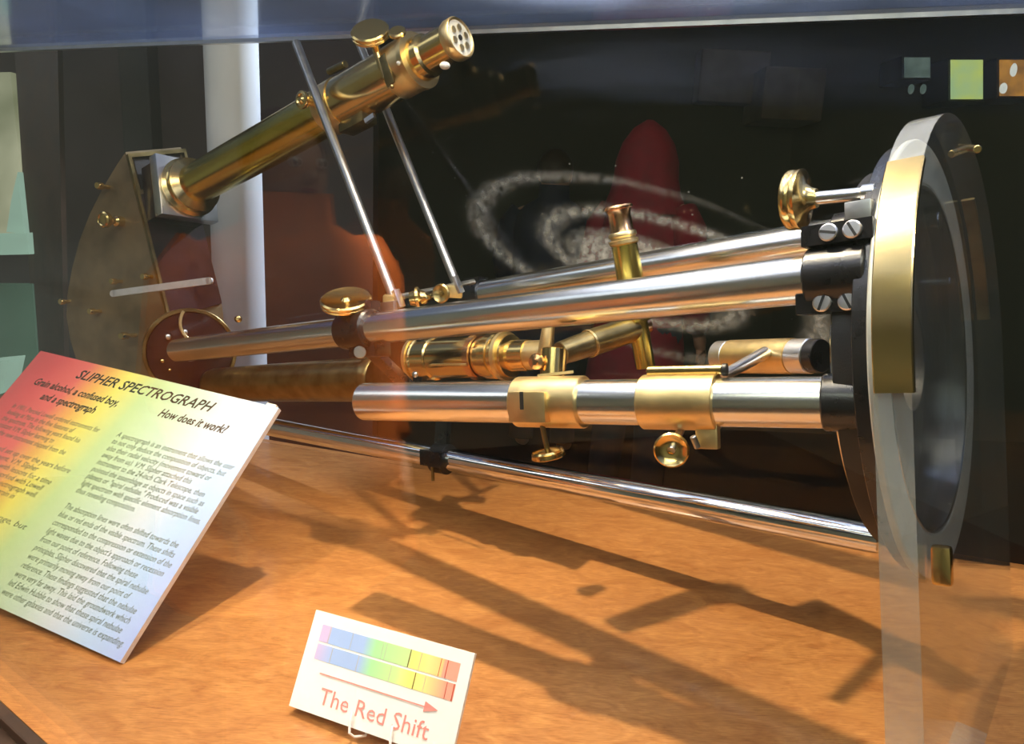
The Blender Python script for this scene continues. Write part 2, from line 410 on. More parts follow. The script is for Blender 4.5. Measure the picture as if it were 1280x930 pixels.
# ------------------------------------------------------------------ display case
P0 = Vector((-.5151, .6932, 0)); TD = Vector((.8186, -.5743, 0)); ND = Vector((.5743, .8186, 0))
A0 = Vector((.8258, 1.1235, 0)); BD = Vector((.9437, -.3309, 0)); BN = Vector((.3309, .9437, 0))
F0, F1 = P0 - 1.3*TD, P0 + 1.55*TD
B1, B0 = A0 + .62*BD, A0 - 2.95*BD
case = thing('display_case', 'glass museum display case with polished orange-brown wooden base', 'display case', ((F0+F1+B0+B1)/4).to_tuple())
def zz(v, z): return Vector((v.x, v.y, z))
build('tabletop', MB().prism([zz(p, TABLE_Z-.035) for p in (F0, F1, B1, B0)], (0, 0, .035)), 'table_wood', case, smooth=False)
mld = MB()
for i, (dz, out, h) in enumerate(((-.012, .012, .012), (-.035, .026, .023), (-.06, .014, .025))):
    c = (F0 + F1)/2 - ND*out/2
    mld.box(zz(c, TABLE_Z + dz + h/2), (F1-F0)/2, ND*out/2, (0, 0, h/2))
build('edge_moulding', mld, 'dark_timber', case, smooth=False, bevel=.002)
build('cabinet_body', MB().prism([zz(p, 0) for p in (F0+ND*.01, F1+ND*.01, B1-BN*.01, B0-BN*.01)], (0, 0, TABLE_Z-.036)), 'dark_timber', case, smooth=False)
LID = 1.772
def pane(name, a, b, nrm, mt_='pane_glass', t=.006):
    c = (a + b)/2
    return build(name, MB().box(zz(c, (TABLE_Z+LID)/2), (b-a)/2, nrm*t/2, (0, 0, (LID-TABLE_Z)/2 - .0005)), mt_, case, smooth=False)
pane('glass_pane', F0 + ND*.012, F1 + ND*.012, ND)
pane('glass_pane', B0 - BN*.02, B1 - BN*.02, BN, 'rear_glass')
build('lid', MB().prism([zz(p, LID) for p in (F0, F1, B1, B0)], (0, 0, .012)), 'lid_glass', case, smooth=False, label='glass lid with a bluish reflection put into its colour')
build('lid_trim', MB().box(zz((B0+B1)/2 - BN*.012, LID-.003), (B1-B0)/2, BN*.006, (0, 0, .0035)), 'silver_plate', case, smooth=False)

# galaxy printed in white on clear film behind the rear pane
def on_back(x, y):
    D = M3 @ ray(x, y); P_ = A0 - BN*.008; k = (P_ - CAM).dot(BN)/D.dot(BN); q = CAM + D*k
    return q
g0, g1 = on_back(800, 335), on_back(578, 262)
gv = g1 - g0; gx, gz = gv.dot(BD), gv.z
GAL = (math.hypot(gx, gz)*1.08, -math.atan2(-gz, -gx)); mural_mat()
me_ = bpy.data.meshes.new('galaxy_print'); b_ = MB().abox((-.42, -.0006, -.20), (.42, .0006, .20)); b_.bm.to_mesh(me_); b_.bm.free(); me_.materials.append(MATS['galaxy_print'])
go = bpy.data.objects.new('galaxy_print', me_); COL.objects.link(go)
gm = Matrix((BD, BN, Vector((0, 0, 1)))).transposed().to_4x4(); gm.translation = g0; go.matrix_world = gm
go.matrix_basis = gm
tag(go, 'white spiral galaxy print on the dark rear glass behind the tubes', 'print')

# ------------------------------------------------------------------ acrylic stand
st = thing('acrylic_stand', 'thick clear acrylic stand plate with rounded top holding the big ring', 'stand', zz(I(.014, 0, -.2), TABLE_Z))
def floor_v(s, u):
    base = I(s, u, 0); return (TABLE_Z + .0006 - base.z)/VW.z
def stand_plate():
    bm = bmesh.new(); R, RH, T = .24, .1835, .028; N = 72
    layers = []
    for s in (0, T):
        o = []; h = []
        for i in range(N):
            a = 2*PI*i/N + PI/2
            h.append(bm.verts.new(I(s, RH*math.cos(a), RH*math.sin(a))))
            cu, cv = math.cos(a), math.sin(a)
            if cv >= -1e-9: o.append(bm.verts.new(I(s, R*cu, R*cv)))
            else:
                fr = (a - PI)/PI                          # walk down one side, along the bottom, up the other
                if abs(cu) > .55: u = R*math.copysign(1, cu); f = min(1, -cv/.83); v = floor_v(s, u)*f
                else: u = R*cu/.55; v = floor_v(s, u)
                o.append(bm.verts.new(I(s, u, v)))
        layers.append((o, h))
    (o0, h0), (o1, h1) = layers
    bm.faces.new(o0); bm.faces.new(o1[::-1])
    for i in range(N):
        j = (i+1) % N
        f = bm.faces.new([o0[j], o0[i], o1[i], o1[j]]); f.material_index = 1 if i <= N/2 else 0
    for v in h0 + h1: bm.verts.remove(v)
    mb = MB(); mb.bm.free(); mb.bm = bm
    return mb
build('plate', stand_plate(), 'acrylic', st, mats=['acrylic_edge'])

# ------------------------------------------------------------------ the spectrograph
sp = thing('spectrograph', 'antique brass and steel spectrograph with long tubes and large ring', 'scientific instrument', zz(I(.75, 0, 0), TABLE_Z))
def part(name, mb, m_, parent=sp, **k): return build(name, mb, m_, parent, **k)
RF = VW
part('ring', MB().annulus(I(.0295, 0, -.002), AW, .1795, .224, .007, 128, ref=RF, bev=.0015), 'ring_metal')
part('inner_sleeve', MB().annulus(I(.0295, 0, -.002), AW, .1745, .179, .05, 128, ref=RF), 'chrome')
part('flange', MB().annulus(I(.0370, 0, 0), AW, .1795, .218, .013, 128, ref=RF), 'black_paint')
part('flange_collar', MB().annulus(I(.0505, 0, 0), AW, .055, .197, .022, 128, ref=RF), 'black_iron')
# arcs: angle from straight up (v) towards +e2
E2 = AW.cross((RF - RF.dot(AW)*AW).normalized())
sgn = 1 if E2.dot(DW) > 0 else -1
def arc(name, u0v0, u1v1, r0, r1, s0, t, m_):
    a0, a1 = [math.atan2(u*sgn, v) for (u, v) in (u0v0, u1v1)]
    if a1 < a0: a0, a1 = a1, a0
    return part(name, MB().annulus(I(s0, 0, 0), AW, r0, r1, t, 48, a0, a1, RF), m_)
arc('brass_arc', (-.178, .165), (-.239, -.026), .2405, .247, -.003, .0295, 'brass')
arc('brass_arc', (.155, .185), (.235, .045), .2405, .244, .012, .014, 'old_brass')
def small_clip(px, py):
    c = on_s(px, py, -.014); b = MB().lathe(c + AW*.012, -AW, [(0, 0), (0, .0085), (.020, .0085), (.024, .006), (.024, 0)], 24)
    return b
clipo = MB(); c = on_s(1190, 708, -.016)
clipo.box(c + AW*.007, AW*.0075, DW*.006, VW*.016)
part('brass_clip', clipo, 'brass', bevel=.0035)

# upper front tube, saddle and screws
UFa = on_u(1022, 348, -.18); UFb = on_u(480, 409, -.18); UFc = on_u(222, 438, -.18)
dUF = (UFb - UFa).normalized()
part('long_tube', MB().cyl(UFa, UFc, .0222, seg=48, bev=.002), 'steel')
S0 = on_u(1090, 341, -.18)
sad = MB().cyl(on_u(1013, 349, -.18), S0, .0278, seg=40, bev=.002)
for (xa, ya) in ((1050, 292), (1043, 378)):
    c = on_u(xa, ya, -.186)
    sad.box(c, dUF*.030, VW*.0090, DW*.012)
saddle = part('saddle', sad, 'black_paint')
def screw(c, axis, r, parent, ang=.4, m_='silver_plate', slot=True):
    axis = Vector(axis).normalized(); e = VW - VW.dot(axis)*axis; e.normalize(); f = axis.cross(e)
    q = math.cos(ang)*e + math.sin(ang)*f; p = axis.cross(q)
    h = MB().lathe(c, axis, [(-.003, 0), (-.003, r*.95), (.0025, r), (.0035, r*.85), (.0037, 0)], 20)
    o = build('screw', h, m_, parent)
    return o
def slot_of(c, axis, r, ang, scr):
    axis = Vector(axis).normalized(); e = VW - VW.dot(axis)*axis; e.normalize(); f = axis.cross(e)
    q = math.cos(ang)*e + math.sin(ang)*f; p = axis.cross(q)
    return MB().box(c + axis*.0036, q*r*.86, p*r*.14, axis*.0005)
for (xa, ya, an) in ((1036, 291, 1.35), (1066, 287, .5), (1028, 379, -.35), (1060, 377, .45)):
    c = on_u(xa, ya, -.1985)
    so = screw(c, -DW + VW*.1, .0080, saddle, an)
    sl = slot_of(c, -DW + VW*.1, .0080, an, so)
    build('screw_slot', sl, 'black_iron', saddle)
part('support_block', MB().box(on_u(1077, 270, -.17), dUF*.011, VW*.012, DW*.012), 'dull_steel', bevel=.001)

# rear upper tube
RUa = on_u(1060, 294, .12); RUb = on_u(606, 367, .12)
dRU = (RUb - RUa).normalized()
part('long_tube', MB().cyl(RUa, RUb, .0235, seg=48, bev=.002), 'steel')
part('tube_end_clamp', MB().cyl(RUb - dRU*.002, RUb + dRU*.045, .026, seg=32, bev=.002).box(RUb + dRU*.02 + VW*.024, dRU*.018, VW*.006, DW*.012), 'black_paint')
part('saddle', MB().cyl(on_u(1046, 296, .12), on_u(1100, 287, .12), .029, seg=32, bev=.002), 'black_paint')

# lower front tube with its two brass clamps
LFa = at(1036, 503, .686); LFb = at(470, 502, .962); dLF = (LFb - LFa).normalized()
lowt = part('short_tube', MB().cyl(LFa, at(455, 502, .972), .0238, seg=48, bev=.002), 'steel')
LG = at(1088, 503, .664)
part('tube_socket', MB().cyl(on_line(LFa, LFb, 1030), on_line(LFa, LFb, 1092), .0262, seg=40, bev=.0015), 'black_paint')
Lp = lambda px: on_line(LFa, LFb, px)
sideL = dLF.cross(VW).normalized()
if sideL.dot(DW) > 0: sideL = -sideL      # towards the viewer
up_ = VW
# clamp with knurled rod and round knob
k2 = part('clamp_sleeve', MB().cyl(Lp(805), Lp(898), .0278, seg=48, bev=.001), 'satin_brass')
A_, B_ = Lp(811) + up_*.0315, Lp(905) + up_*.0315
build('hinge_rod', MB().cyl(A_, B_, .0052, seg=24, bev=.001), 'brass', k2)
build('hinge_end', MB().lathe(B_, -dLF, [(0, 0), (0, .0062), (.004, .0062), (.004, 0)], 16), 'black_iron', k2)
lug = Lp(885)
build('lug', MB().box(lug - up_*.033 + sideL*.004, dLF*.011, up_*.012, sideL*.006), 'satin_brass', k2, bevel=.002)
build('lug_screw', MB().cyl(at(866, 545, .72), at(872, 560, .722), .0032, seg=16, bev=.0008), 'dull_steel', k2)
kc = at(839, 563, .735)
kax = (Vector((-.30, -1, .12))).normalized()
build('thumb_knob', MB().lathe(kc - kax*.008, kax, [(0, 0), (0, .012), (.002, .0165), (.007, .0172), (.009, .0155), (.0065, .012), (.004, .006), (.0045, .004), (.007, .0025), (.007, 0)], 36), 'brass', k2)
build('knob_stem', MB().cyl(kc, Lp(852) - up_*.024, .004, seg=16), 'dull_steel', k2)
# clamp with slotted block and hanging bolt
k1 = part('clamp_sleeve', MB().cyl(Lp(649), Lp(731), .0283, seg=48, bev=.001), 'satin_brass')
sb = Lp(676) + sideL*.024 - up_*.004
build('slotted_block', MB().box(sb, dLF*.0225, up_*.0165, sideL*.009), 'satin_brass', k1, bevel=.0015)
build('slot', MB().box(Lp(671) + sideL*.0332 + up_*.003, dLF*.0022, up_*.0095, sideL*.0004), 'black_iron', k1)
b0_, b1_ = at(674, 512, .825), at(684, 562, .83)
build('hanging_bolt', MB().cyl(b0_, b1_, .0030, seg=16), 'old_brass', k1)
bax = (b1_ - b0_).normalized()
build('bolt_knob', MB().lathe(b1_ - bax*.0015, bax, [(0, 0), (0, .006), (.002, .017), (.004, .0185), (.005, .0172), (.006, .0185), (.0095, .0185), (.011, .016), (.011, 0)], 36), 'brass', k1)
build('knurled_post', MB().cyl(at(691, 474, .865), at(693, 436, .87), .0145, seg=20, bev=.001), 'brass', k1)
build('post_plate', MB().bar(at(672, 470, .85), at(716, 465, .85), sideL, .018, .003), 'satin_brass', k1)
build('side_knob', MB().lathe(at(671, 452, .86), Vector((-.4, -1, .1)), [(-.004, 0), (-.004, .007), (0, .0095), (.004, .0085), (.0055, .004), (.0075, .003), (.0078, 0)], 28), 'copper_brass', k1)

# bottom rod with its black clamp
BRa, BRb = at(1100, 674, .925), at(180, 504, 1.78)
dBR = (BRb - BRa).normalized()
part('bottom_rod', MB().cyl(BRa, BRb, .0187, seg=48, bev=.0015), 'chrome')
bc = on_line(BRa, BRb, 553)
bk = part('rod_clamp', MB().cyl(bc - dBR*.014, bc + dBR*.014, .026, seg=32, bev=.001), 'black_iron')
build('clamp_jaw', MB().box(bc - DW*.023 + VW*.002, dBR*.022, DW*.007, VW*.013), 'black_paint', bk, bevel=.001)
build('clamp_pin', MB().cyl(bc - DW*.024 - VW*.012, bc - DW*.024 - VW*.035, .0028, seg=12), 'old_brass', bk)
build('clamp_arm', MB().bar(bc + VW*.018, bc + VW*.10 + DW*.01, AW, .028, .010), 'black_paint', bk)

# big brass knob on a steel spindle, by the ring
Ka = on_u(996, 250, -.15); Kb = on_u(1094, 241, -.15); dK = (Kb - Ka).normalized()
kk = part('spindle', MB().cyl(Ka, Kb, .0062, seg=24), 'steel')
build('spindle_sleeve', MB().cyl(on_line(Ka, Kb, 1078), Kb, .0085, seg=24, bev=.0005), 'steel', kk)
build('focus_knob', MB().lathe(Ka - dK*.008, dK, [(0, 0), (0, .027), (.002, .0285), (.007, .0285), (.0085, .0275), (.010, .0285), (.014, .0288), (.015, .025), (.017, .015), (.022, .0105), (.027, .009), (.028, 0)], 48), 'brass', kk)
# pins seen through the ring
part('pin', MB().cyl(on_s(1150, 279, .051), on_s(1150, 279, .051) - AW*.02, .010, seg=24, bev=.001), 'steel')
part('pin', MB().cyl(on_s(1164, 354, .051), on_s(1164, 354, .051) - AW*.02, .0055, seg=24, bev=.001), 'steel')
part('flange_button', MB().lathe(on_u(1079, 436, -.16), -DW*.6 - Vector((0, 1, 0))*.5, [(-.006, 0), (-.006, .011), (.003, .011), (.005, .009), (.005, 0)], 24), 'silver_plate')
part('edge_rod', MB().cyl(on_s(1200, 184, .012), on_s(1220, 184, -.012) + DW*.01, .004, seg=16, bev=.0005), 'brass')
# small brass finder tube behind the lower tube
FTa, FTb = at(1024, 445, .86), at(900, 446, .99); dF = (FTb - FTa).normalized()
ft = part('finder_tube', MB().cyl(on_line(FTa, FTb, 992), on_line(FTa, FTb, 914), .0214, seg=40), 'satin_brass')
build('end_cap', MB().cyl(on_line(FTa, FTb, 1014), on_line(FTa, FTb, 992), .0205, seg=40, bev=.001), 'silver_plate', ft)
build('end_cap', MB().cyl(on_line(FTa, FTb, 914), on_line(FTa, FTb, 898), .0208, seg=40, bev=.002), 'silver_plate', ft)
build('end_lens', MB().cyl(on_line(FTa, FTb, 1027), on_line(FTa, FTb, 1014), .0195, seg=40, bev=.001), 'black_paint', ft)
build('stem', MB().cyl(at(903, 470, .83), at(957, 441, .90), .0062, .0078, seg=20, bev=.001), 'silver_plate', ft)

# middle brass telescope
MTa, MTb = at(522, 449, 1.22), at(690, 443, 1.06); dM = (MTb - MTa).normalized()
Lm = (MTb - MTa).length; fr = lambda px: (on_line(MTa, MTb, px) - MTa).length
r_ = .0345
mt_ = part('middle_telescope', MB().lathe(MTa, dM, [(0, 0), (0, r_), (fr(528), r_), (fr(529), r_*.94), (fr(533), r_*.94), (fr(534), r_), (fr(546), r_), (fr(547), r_*.92),
      (fr(598), r_*.92), (fr(599), r_*.86), (fr(612), r_*.86), (fr(613), r_*.98), (fr(622), r_*.98), (fr(623), r_*.9), (fr(640), r_*.9), (fr(641), r_*.66), (fr(662), r_*.66), (fr(662), 0)], 48), 'brass')
build('objective_rim', MB().lathe(MTa - dM*.001, dM, [(0, .02), (0, r_*1.06), (.006, r_*1.06), (.006, r_*.9)], 48), 'satin_brass', mt_)
build('band', MB().lathe(on_line(MTa, MTb, 596), dM, [(0, r_*.9), (0, r_*1.02), (.010, r_*1.02), (.010, r_*.9)], 48), 'copper_brass', mt_)
build('band', MB().lathe(on_line(MTa, MTb, 630), dM, [(0, r_*.85), (0, r_*1.04), (.007, r_*1.04), (.007, r_*.85)], 48), 'satin_brass', mt_)
build('draw_tube', MB().cyl(on_line(MTa, MTb, 655), on_line(MTa, MTb, 684), .021, seg=40), 'satin_brass', mt_)
build('set_screw', MB().cyl(at(598, 432, 1.12), at(600, 452, 1.12), .004, seg=16), 'dull_steel', mt_)
build('upright_cone', MB().cyl(at(681, 448, 1.0), at(686, 405, 1.0), .011, .008, seg=24), 'satin_brass', mt_)
build('guide_rod', MB().cyl(at(540, 456, 1.14), at(583, 456, 1.1), .0018, seg=8), 'satin_brass', mt_)
# slanting elbow tube
ELa, ELb = at(700, 442, .93), at(800, 408, 1.0)
el = part('elbow_tube', MB().cyl(on_line(ELa, ELb, 700), on_line(ELa, ELb, 738), .0145, .0165, seg=32, bev=.001), 'old_brass')
build('outer_sleeve', MB().cyl(on_line(ELa, ELb, 736), on_line(ELa, ELb, 792), .0172, seg=32, bev=.001), 'old_brass', el)
build('ferrule', MB().cyl(on_line(ELa, ELb, 735.5), on_line(ELa, ELb, 738), .0178, seg=32), 'satin_brass', el)
build('joint', MB().cyl(on_line(ELa, ELb, 790), on_line(ELa, ELb, 808), .0135, seg=24, bev=.002), 'copper_brass', el)
# upright eyepiece tube
EPa, EPb = at(772, 257, .97), at(807, 459, 1.0); dE = (EPb - EPa).normalized(); LE = (EPb-EPa).length
q = lambda y: (y - 257)/202*LE
k = .00103
ep = part('eyepiece_tube', MB().lathe(EPa, dE, [(q(300), 0), (q(300), 16*k), (q(360), 17*k), (q(400), 17*k), (q(401), 12.5*k), (q(459), 12.5*k), (q(459), 0)], 40), 'olive_brass')
build('eye_cup', MB().lathe(EPa, dE, [(q(262), 0), (q(259), 9*k), (q(257), 17*k), (q(259), 18.5*k), (q(261), 18*k), (q(262), 16*k), (q(268), 14*k), (q(287), 14.5*k), (q(290), 16*k), (q(290), 0)], 40), 'copper_brass', ep)
build('collar', MB().lathe(EPa, dE, [(q(289), 0), (q(289), 16*k), (q(291), 17.5*k), (q(294), 17.5*k), (q(296), 15.5*k), (q(298), 15.5*k), (q(299), 18.5*k), (q(303), 18.5*k), (q(305), 16*k), (q(306), 0)], 40), 'satin_brass', ep)

# front clamp housing with its brass knob
CHa, CHb = on_u(467, 410, -.18), on_u(432, 414, -.18); dC = (CHb-CHa).normalized()
hs = part('clamp_housing', MB().cyl(CHa, CHb, .0280, seg=40, bev=.003).box(on_u(452, 388, -.172), dC*.026, VW*.012, DW*.014), 'black_paint')
build('housing_foot', MB().box(on_u(462, 438, -.172), dC*.03, VW*.010, DW*.015), 'black_paint', hs, bevel=.002)
build('housing_screw', MB().cyl(on_u(450, 440, -.198), on_u(450, 440, -.17), .009, seg=24, bev=.001), 'dull_steel', hs)
build('housing_plate', MB().box(on_u(482, 388, -.152), dC*.022, VW*.012, DW*.004), 'dull_steel', hs, bevel=.001)
kn = at(433, 378, 1.11); kd = (at(433, 370, 1.11) - at(437, 398, 1.13)).normalized()
build('adjusting_knob', MB().lathe(kn - kd*.006, kd, [(-.006, 0), (-.006, .010), (0, .016), (.002, .035), (.004, .0375), (.007, .0375), (.008, .0360), (.009, .0375), (.012, .0375), (.014, .035), (.012, .028), (.011, .008), (.015, .004), (.015, 0)], 48), 'brass', hs)
build('knob_stem', MB().cyl(at(437, 402, 1.13), kn, .0055, seg=16), 'brass', hs)
# black struts below
part('strut', MB().bar(at(466, 440, 1.12), at(512, 485, 1.16), DW, .012, .022), 'black_paint', bevel=.001)
part('strut', MB().bar(at(529, 425, 1.19), at(524, 485, 1.2), DW, .012, .020), 'black_paint', bevel=.001)
part('strut_nut', MB().ball(at(519, 468, 1.16), .005, 12), 'silver_plate')
# cross bar and small brass knobs between the clamps
part('cross_bar', MB().cyl(at(500, 371, 1.14), at(592, 352, 1.27), .0045, seg=16), 'dull_steel')
part('cross_bar_knob', MB().lathe(at(524, 372, 1.12), (at(500, 375, 1.12) - at(530, 371, 1.12)), [(-.01, 0), (-.01, .008), (-.003, .011), (0, .017), (.004, .017), (.006, .012), (.014, .010), (.014, 0)], 28), 'brass')
part('turned_rod', MB().lathe(at(527, 374, 1.12), at(546, 370, 1.15) - at(527, 374, 1.12), [(0, 0), (0, .005), (.004, .008), (.012, .0075), (.018, .005), (.026, .006), (.026, 0)], 20), 'brass')
part('cross_bar_knob', MB().lathe(at(553, 367, 1.13), Vector((-.45, -1, .1)), [(-.012, 0), (-.012, .006), (0, .010), (.001, .0135), (.005, .0145), (.007, .0125), (.004, .009), (.003, .004), (.006, .003), (.006, 0)], 32), 'old_brass')
part('rod_joint', MB().box(at(488, 378, 1.12), Vector((.010, 0, 0)), Vector((0, .009, 0)), Vector((0, 0, .011))), 'satin_brass', bevel=.002)
part('rod_joint', MB().box(at(568, 364, 1.22), Vector((.013, 0, 0)), Vector((0, .010, 0)), Vector((0, 0, .010))), 'satin_brass', bevel=.002)
part('joint_fork', MB().bar(at(494, 362, 1.11), at(502, 384, 1.11), DW, .012, .007), 'silver_plate', bevel=.001)
part('joint_fork', MB().bar(at(568, 345, 1.21), at(577, 366, 1.21), DW, .012, .006), 'silver_plate', bevel=.001)
# oblique support rods
part('support_rod', MB().cyl(at(370, 53, 1.29), at(493, 374, 1.125), .0074, seg=20, bev=.001), 'satin_steel')
part('support_rod', MB().cyl(at(449, 53, 1.40), at(571, 356, 1.24), .0074, seg=20, bev=.001), 'satin_steel')

# ------- viewing telescope on top
VTa, VTb = at(236, 235, 1.60), at(575, 47, 1.15); dV = (VTb - VTa).normalized(); LV = (VTb-VTa).length
fv = lambda px: (on_line(VTa, VTb, px) - VTa).length
rv = .0405
vt = part('viewing_telescope', MB().lathe(VTa, dV, [(0, 0), (0, rv), (fv(430), rv), (fv(430), 0)], 56), 'olive_brass')
build('mounting_flange', MB().lathe(VTa, dV, [(-.002, 0), (-.002, .060), (.006, .062), (.010, .055), (.015, .053), (.020, .0565), (.026, .0565), (.030, .048), (.034, rv)], 56), 'brass', vt)
build('outer_barrel', MB().lathe(VTa, dV, [(fv(425), .03), (fv(425), .0415), (fv(428), .0422), (fv(500), .0422), (fv(502), .0422), (fv(502), .03)], 56), 'brass', vt)
build('clamp_band', MB().lathe(VTa, dV, [(fv(411), .04), (fv(411), .0440), (fv(430), .0440), (fv(430), .04)], 56), 'satin_brass', vt)
build('shoulder_ring', MB().lathe(VTa, dV, [(fv(497), .03), (fv(497), .0432), (fv(514), .0436), (fv(517), .0415), (fv(519), .0415), (fv(520), .0450), (fv(525), .0450), (fv(526), .03)], 56), 'satin_brass', vt)
build('draw_tube', MB().lathe(VTa, dV, [(fv(524), .02), (fv(524), .0345), (fv(536), .0335), (fv(538), .0285), (fv(566), .0285), (fv(566), .02)], 56), 'brass', vt)
ey = build('eyepiece_rim', MB().lathe(VTa, dV, [(fv(565), .02), (fv(565), .0300), (fv(568), .0318), (fv(575), .0318), (fv(576.5), .0300), (fv(576), .028), (fv(575), .027)], 56), 'satin_brass', vt)
build('eyepiece_disc', MB().lathe(VTa, dV, [(fv(574.5), .0005), (fv(575), .0278), (fv(574), .0278)], 56), 'dial_white', vt)
ec = VTa + dV*(fv(575) + .0012); e1 = (VW - VW.dot(dV)*dV).normalized(); e2 = dV.cross(e1)
hol = MB()
for i in range(6):
    a = 2*PI*i/6; cc_ = ec + .0160*(math.cos(a)*e1 + math.sin(a)*e2)
    hol.lathe(cc_, dV, [(0, 0), (0, .0052), (.0006, .0052), (.0006, .0036), (.0002, 0)], 16)
build('disc_bosses', hol, 'satin_brass', vt)
build('eye_hole', MB().cyl(ec - dV*.001, ec + dV*.0004, .0042, seg=20), 'black_iron', vt)
# focus knob above the barrel, small knob, plate, side clamp knob, block under
ax1 = (at(463, 42, 1.3) - at(481, 90, 1.3)).normalized()
fk = at(464, 45, 1.20)
build('focus_knob', MB().lathe(fk, (at(463, 40, 1.19) - at(470, 66, 1.22)), [(-.014, 0), (-.014, .008), (-.008, .012), (-.002, .027), (0, .0305), (.004, .0305), (.005, .029), (.006, .0305), (.010, .0305), (.012, .028), (.012, 0)], 44), 'brass', vt)
build('knob_stem', MB().cyl(at(468, 55, 1.20), at(483, 98, 1.195), .0065, seg=16), 'brass', vt)
build('small_knob', MB().lathe(at(497, 42, 1.18), (at(497, 36, 1.17) - at(502, 52, 1.19)), [(-.014, 0), (-.014, .004), (-.003, .006), (0, .0135), (.004, .0135), (.006, .011), (.006, 0)], 32), 'brass', vt)
build('pinion_plate', MB().bar(at(477, 70, 1.19), at(489, 106, 1.185), dV, .017, .004), 'old_brass', vt, bevel=.001)
build('pinion_screw', MB().ball(at(490, 108, 1.175), .0035, 12), 'brass', vt)
build('band_screw', MB().ball(at(498, 79, 1.165), .0032, 12), 'dial_white', vt)
build('clamp_knob', MB().lathe(at(379, 125, 1.28), Vector((-.75, -1, .05)), [(-.016, 0), (-.016, .008), (-.006, .009), (-.004, .0135), (.002, .0155), (.005, .0145), (.006, .010), (.004, .008), (.006, .005), (.008, .004), (.008, 0)], 32), 'brass', vt)
build('clamp_spool', MB().cyl(at(384, 124, 1.29), at(415, 112, 1.33), .010, .012, seg=24, bev=.001), 'satin_brass', vt)
build('under_block', MB().box(at(447, 152, 1.29), dV*.030, VW*.012, DW*.016), 'old_brass', vt, bevel=.002)
build('band_bolt', MB().cyl(at(411, 90, 1.36), at(432, 80, 1.33), .0065, seg=16, bev=.001), 'old_brass', vt)
build('silver_catch', MB().bar(at(457, 152, 1.26), at(468, 144, 1.25), VW, .008, .006), 'silver_plate', vt)
build('lens_stop', MB().ball(at(556, 82, 1.13), .008, 14, (1, 1, .7)), 'dial_white', vt)

# ------- prism box at the far end
c1 = (VW - VW.dot(dV)*dV).normalized(); c2 = dV.cross(c1)
if c2.dot(DW) > 0: c2 = -c2
pb = part('prism_box', MB(), 'bronze_plate') if False else None
q0 = at(157, 190, 1.60); q1 = at(212, 402, 1.60); q2 = at(84, 385, 1.70)
pn = (q1-q0).cross(q2-q0).normalized()
def on_pl(x, y, off=0.0):
    D = M3 @ ray(x, y); return CAM + D * ((q0 + pn*off - CAM).dot(pn)/D.dot(pn))
outl = [(157, 190), (146, 206), (128, 236), (112, 268), (99, 302), (90, 336), (84, 370), (83, 396), (88, 425), (97, 455), (112, 485), (222, 485), (212, 402)]
ext = at(226, 184, 1.70) - q0
pbx = part('prism_box', MB().prism([on_pl(x, y) for x, y in outl], ext), 'bronze_plate', smooth=False)
# chord-face cover, recessed frame and silver block carrying the telescope
fa, fb = on_pl(160, 196), on_pl(210, 398)
nf = ext.cross(fb - fa).normalized()
if nf.dot(CAM - fa) < 0: nf = -nf
eu = ext; ev = fb - fa
build('side_cover', MB().box(fa + ev*.62 + eu*.5 + nf*.004, ev*.38, eu*.49, nf*.004), 'maroon_metal', pbx, smooth=False)
build('opening_shade', MB().box(fa + ev*.11 + eu*.5 + nf*.0006, ev*.095, eu*.42, nf*.0006), 'inside_shade', pbx, smooth=False)  # flat dark sheet, the shade inside the box put in as colour
frm = MB()
frm.box(fa + eu*.5 + nf*.003, ev*.012, eu*.52, nf*.005); frm.box(fa + ev*.48 + nf*.003, ev*.49, eu*.025, nf*.005); frm.box(fa + ev*.2 + eu + nf*.003, ev*.21, eu*.025, nf*.005)
build('opening_frame', frm, 'old_brass', pbx, smooth=False)
build('telescope_mount', MB().box(VTa - dV*.016, dV*.013, c1*.064, c2*.064), 'silver_plate', pbx, bevel=.002)
build('mount_body', MB().box(VTa - dV*.055 , dV*.026, c1*.058, c2*.055), 'maroon_metal', pbx, bevel=.002)
cam_n = pn if pn.dot(CAM - q0) > 0 else -pn
def stud(x, y, r, l, m_='brass', name='stud', d=None):
    c = on_pl(x, y); d = d or cam_n
    return build(name, MB().lathe(c, d, [(-.002, 0), (-.002, r*.6), (l*.55, r*.55), (l*.6, r), (l*.9, r), (l, r*.8), (l, 0)], 20), m_, pbx)
stud(136, 234, .008, .03); stud(86, 377, .007, .022); stud(126, 389, .007, .03); stud(152, 352, .007, .028); stud(190, 346, .007, .026); stud(170, 419, .008, .04)
kb = on_pl(152, 277)
build('box_knob', MB().lathe(kb, cam_n, [(0, 0), (0, .011), (.016, .011), (.02, .007), (.03, .008), (.034, .014), (.038, .0165), (.047, .0165), (.049, .013), (.047, .010), (.047, 0)], 32), 'brass', pbx)
LVa, LVb = at(142, 367, 1.545), at(262, 351, 1.50)
lv = MB().bar(LVa, LVb, VW, .0135, .006); nl = (LVb-LVa).normalized()
lv.lathe(LVb, nl.cross(VW), [(-.003, 0), (-.003, .0067), (.003, .0067), (.003, 0)], 20); lv.lathe(LVa, nl.cross(VW), [(-.003, 0), (-.003, .0067), (.003, .0067), (.003, 0)], 20)
build('lever_bar', lv, 'white_lever', pbx)
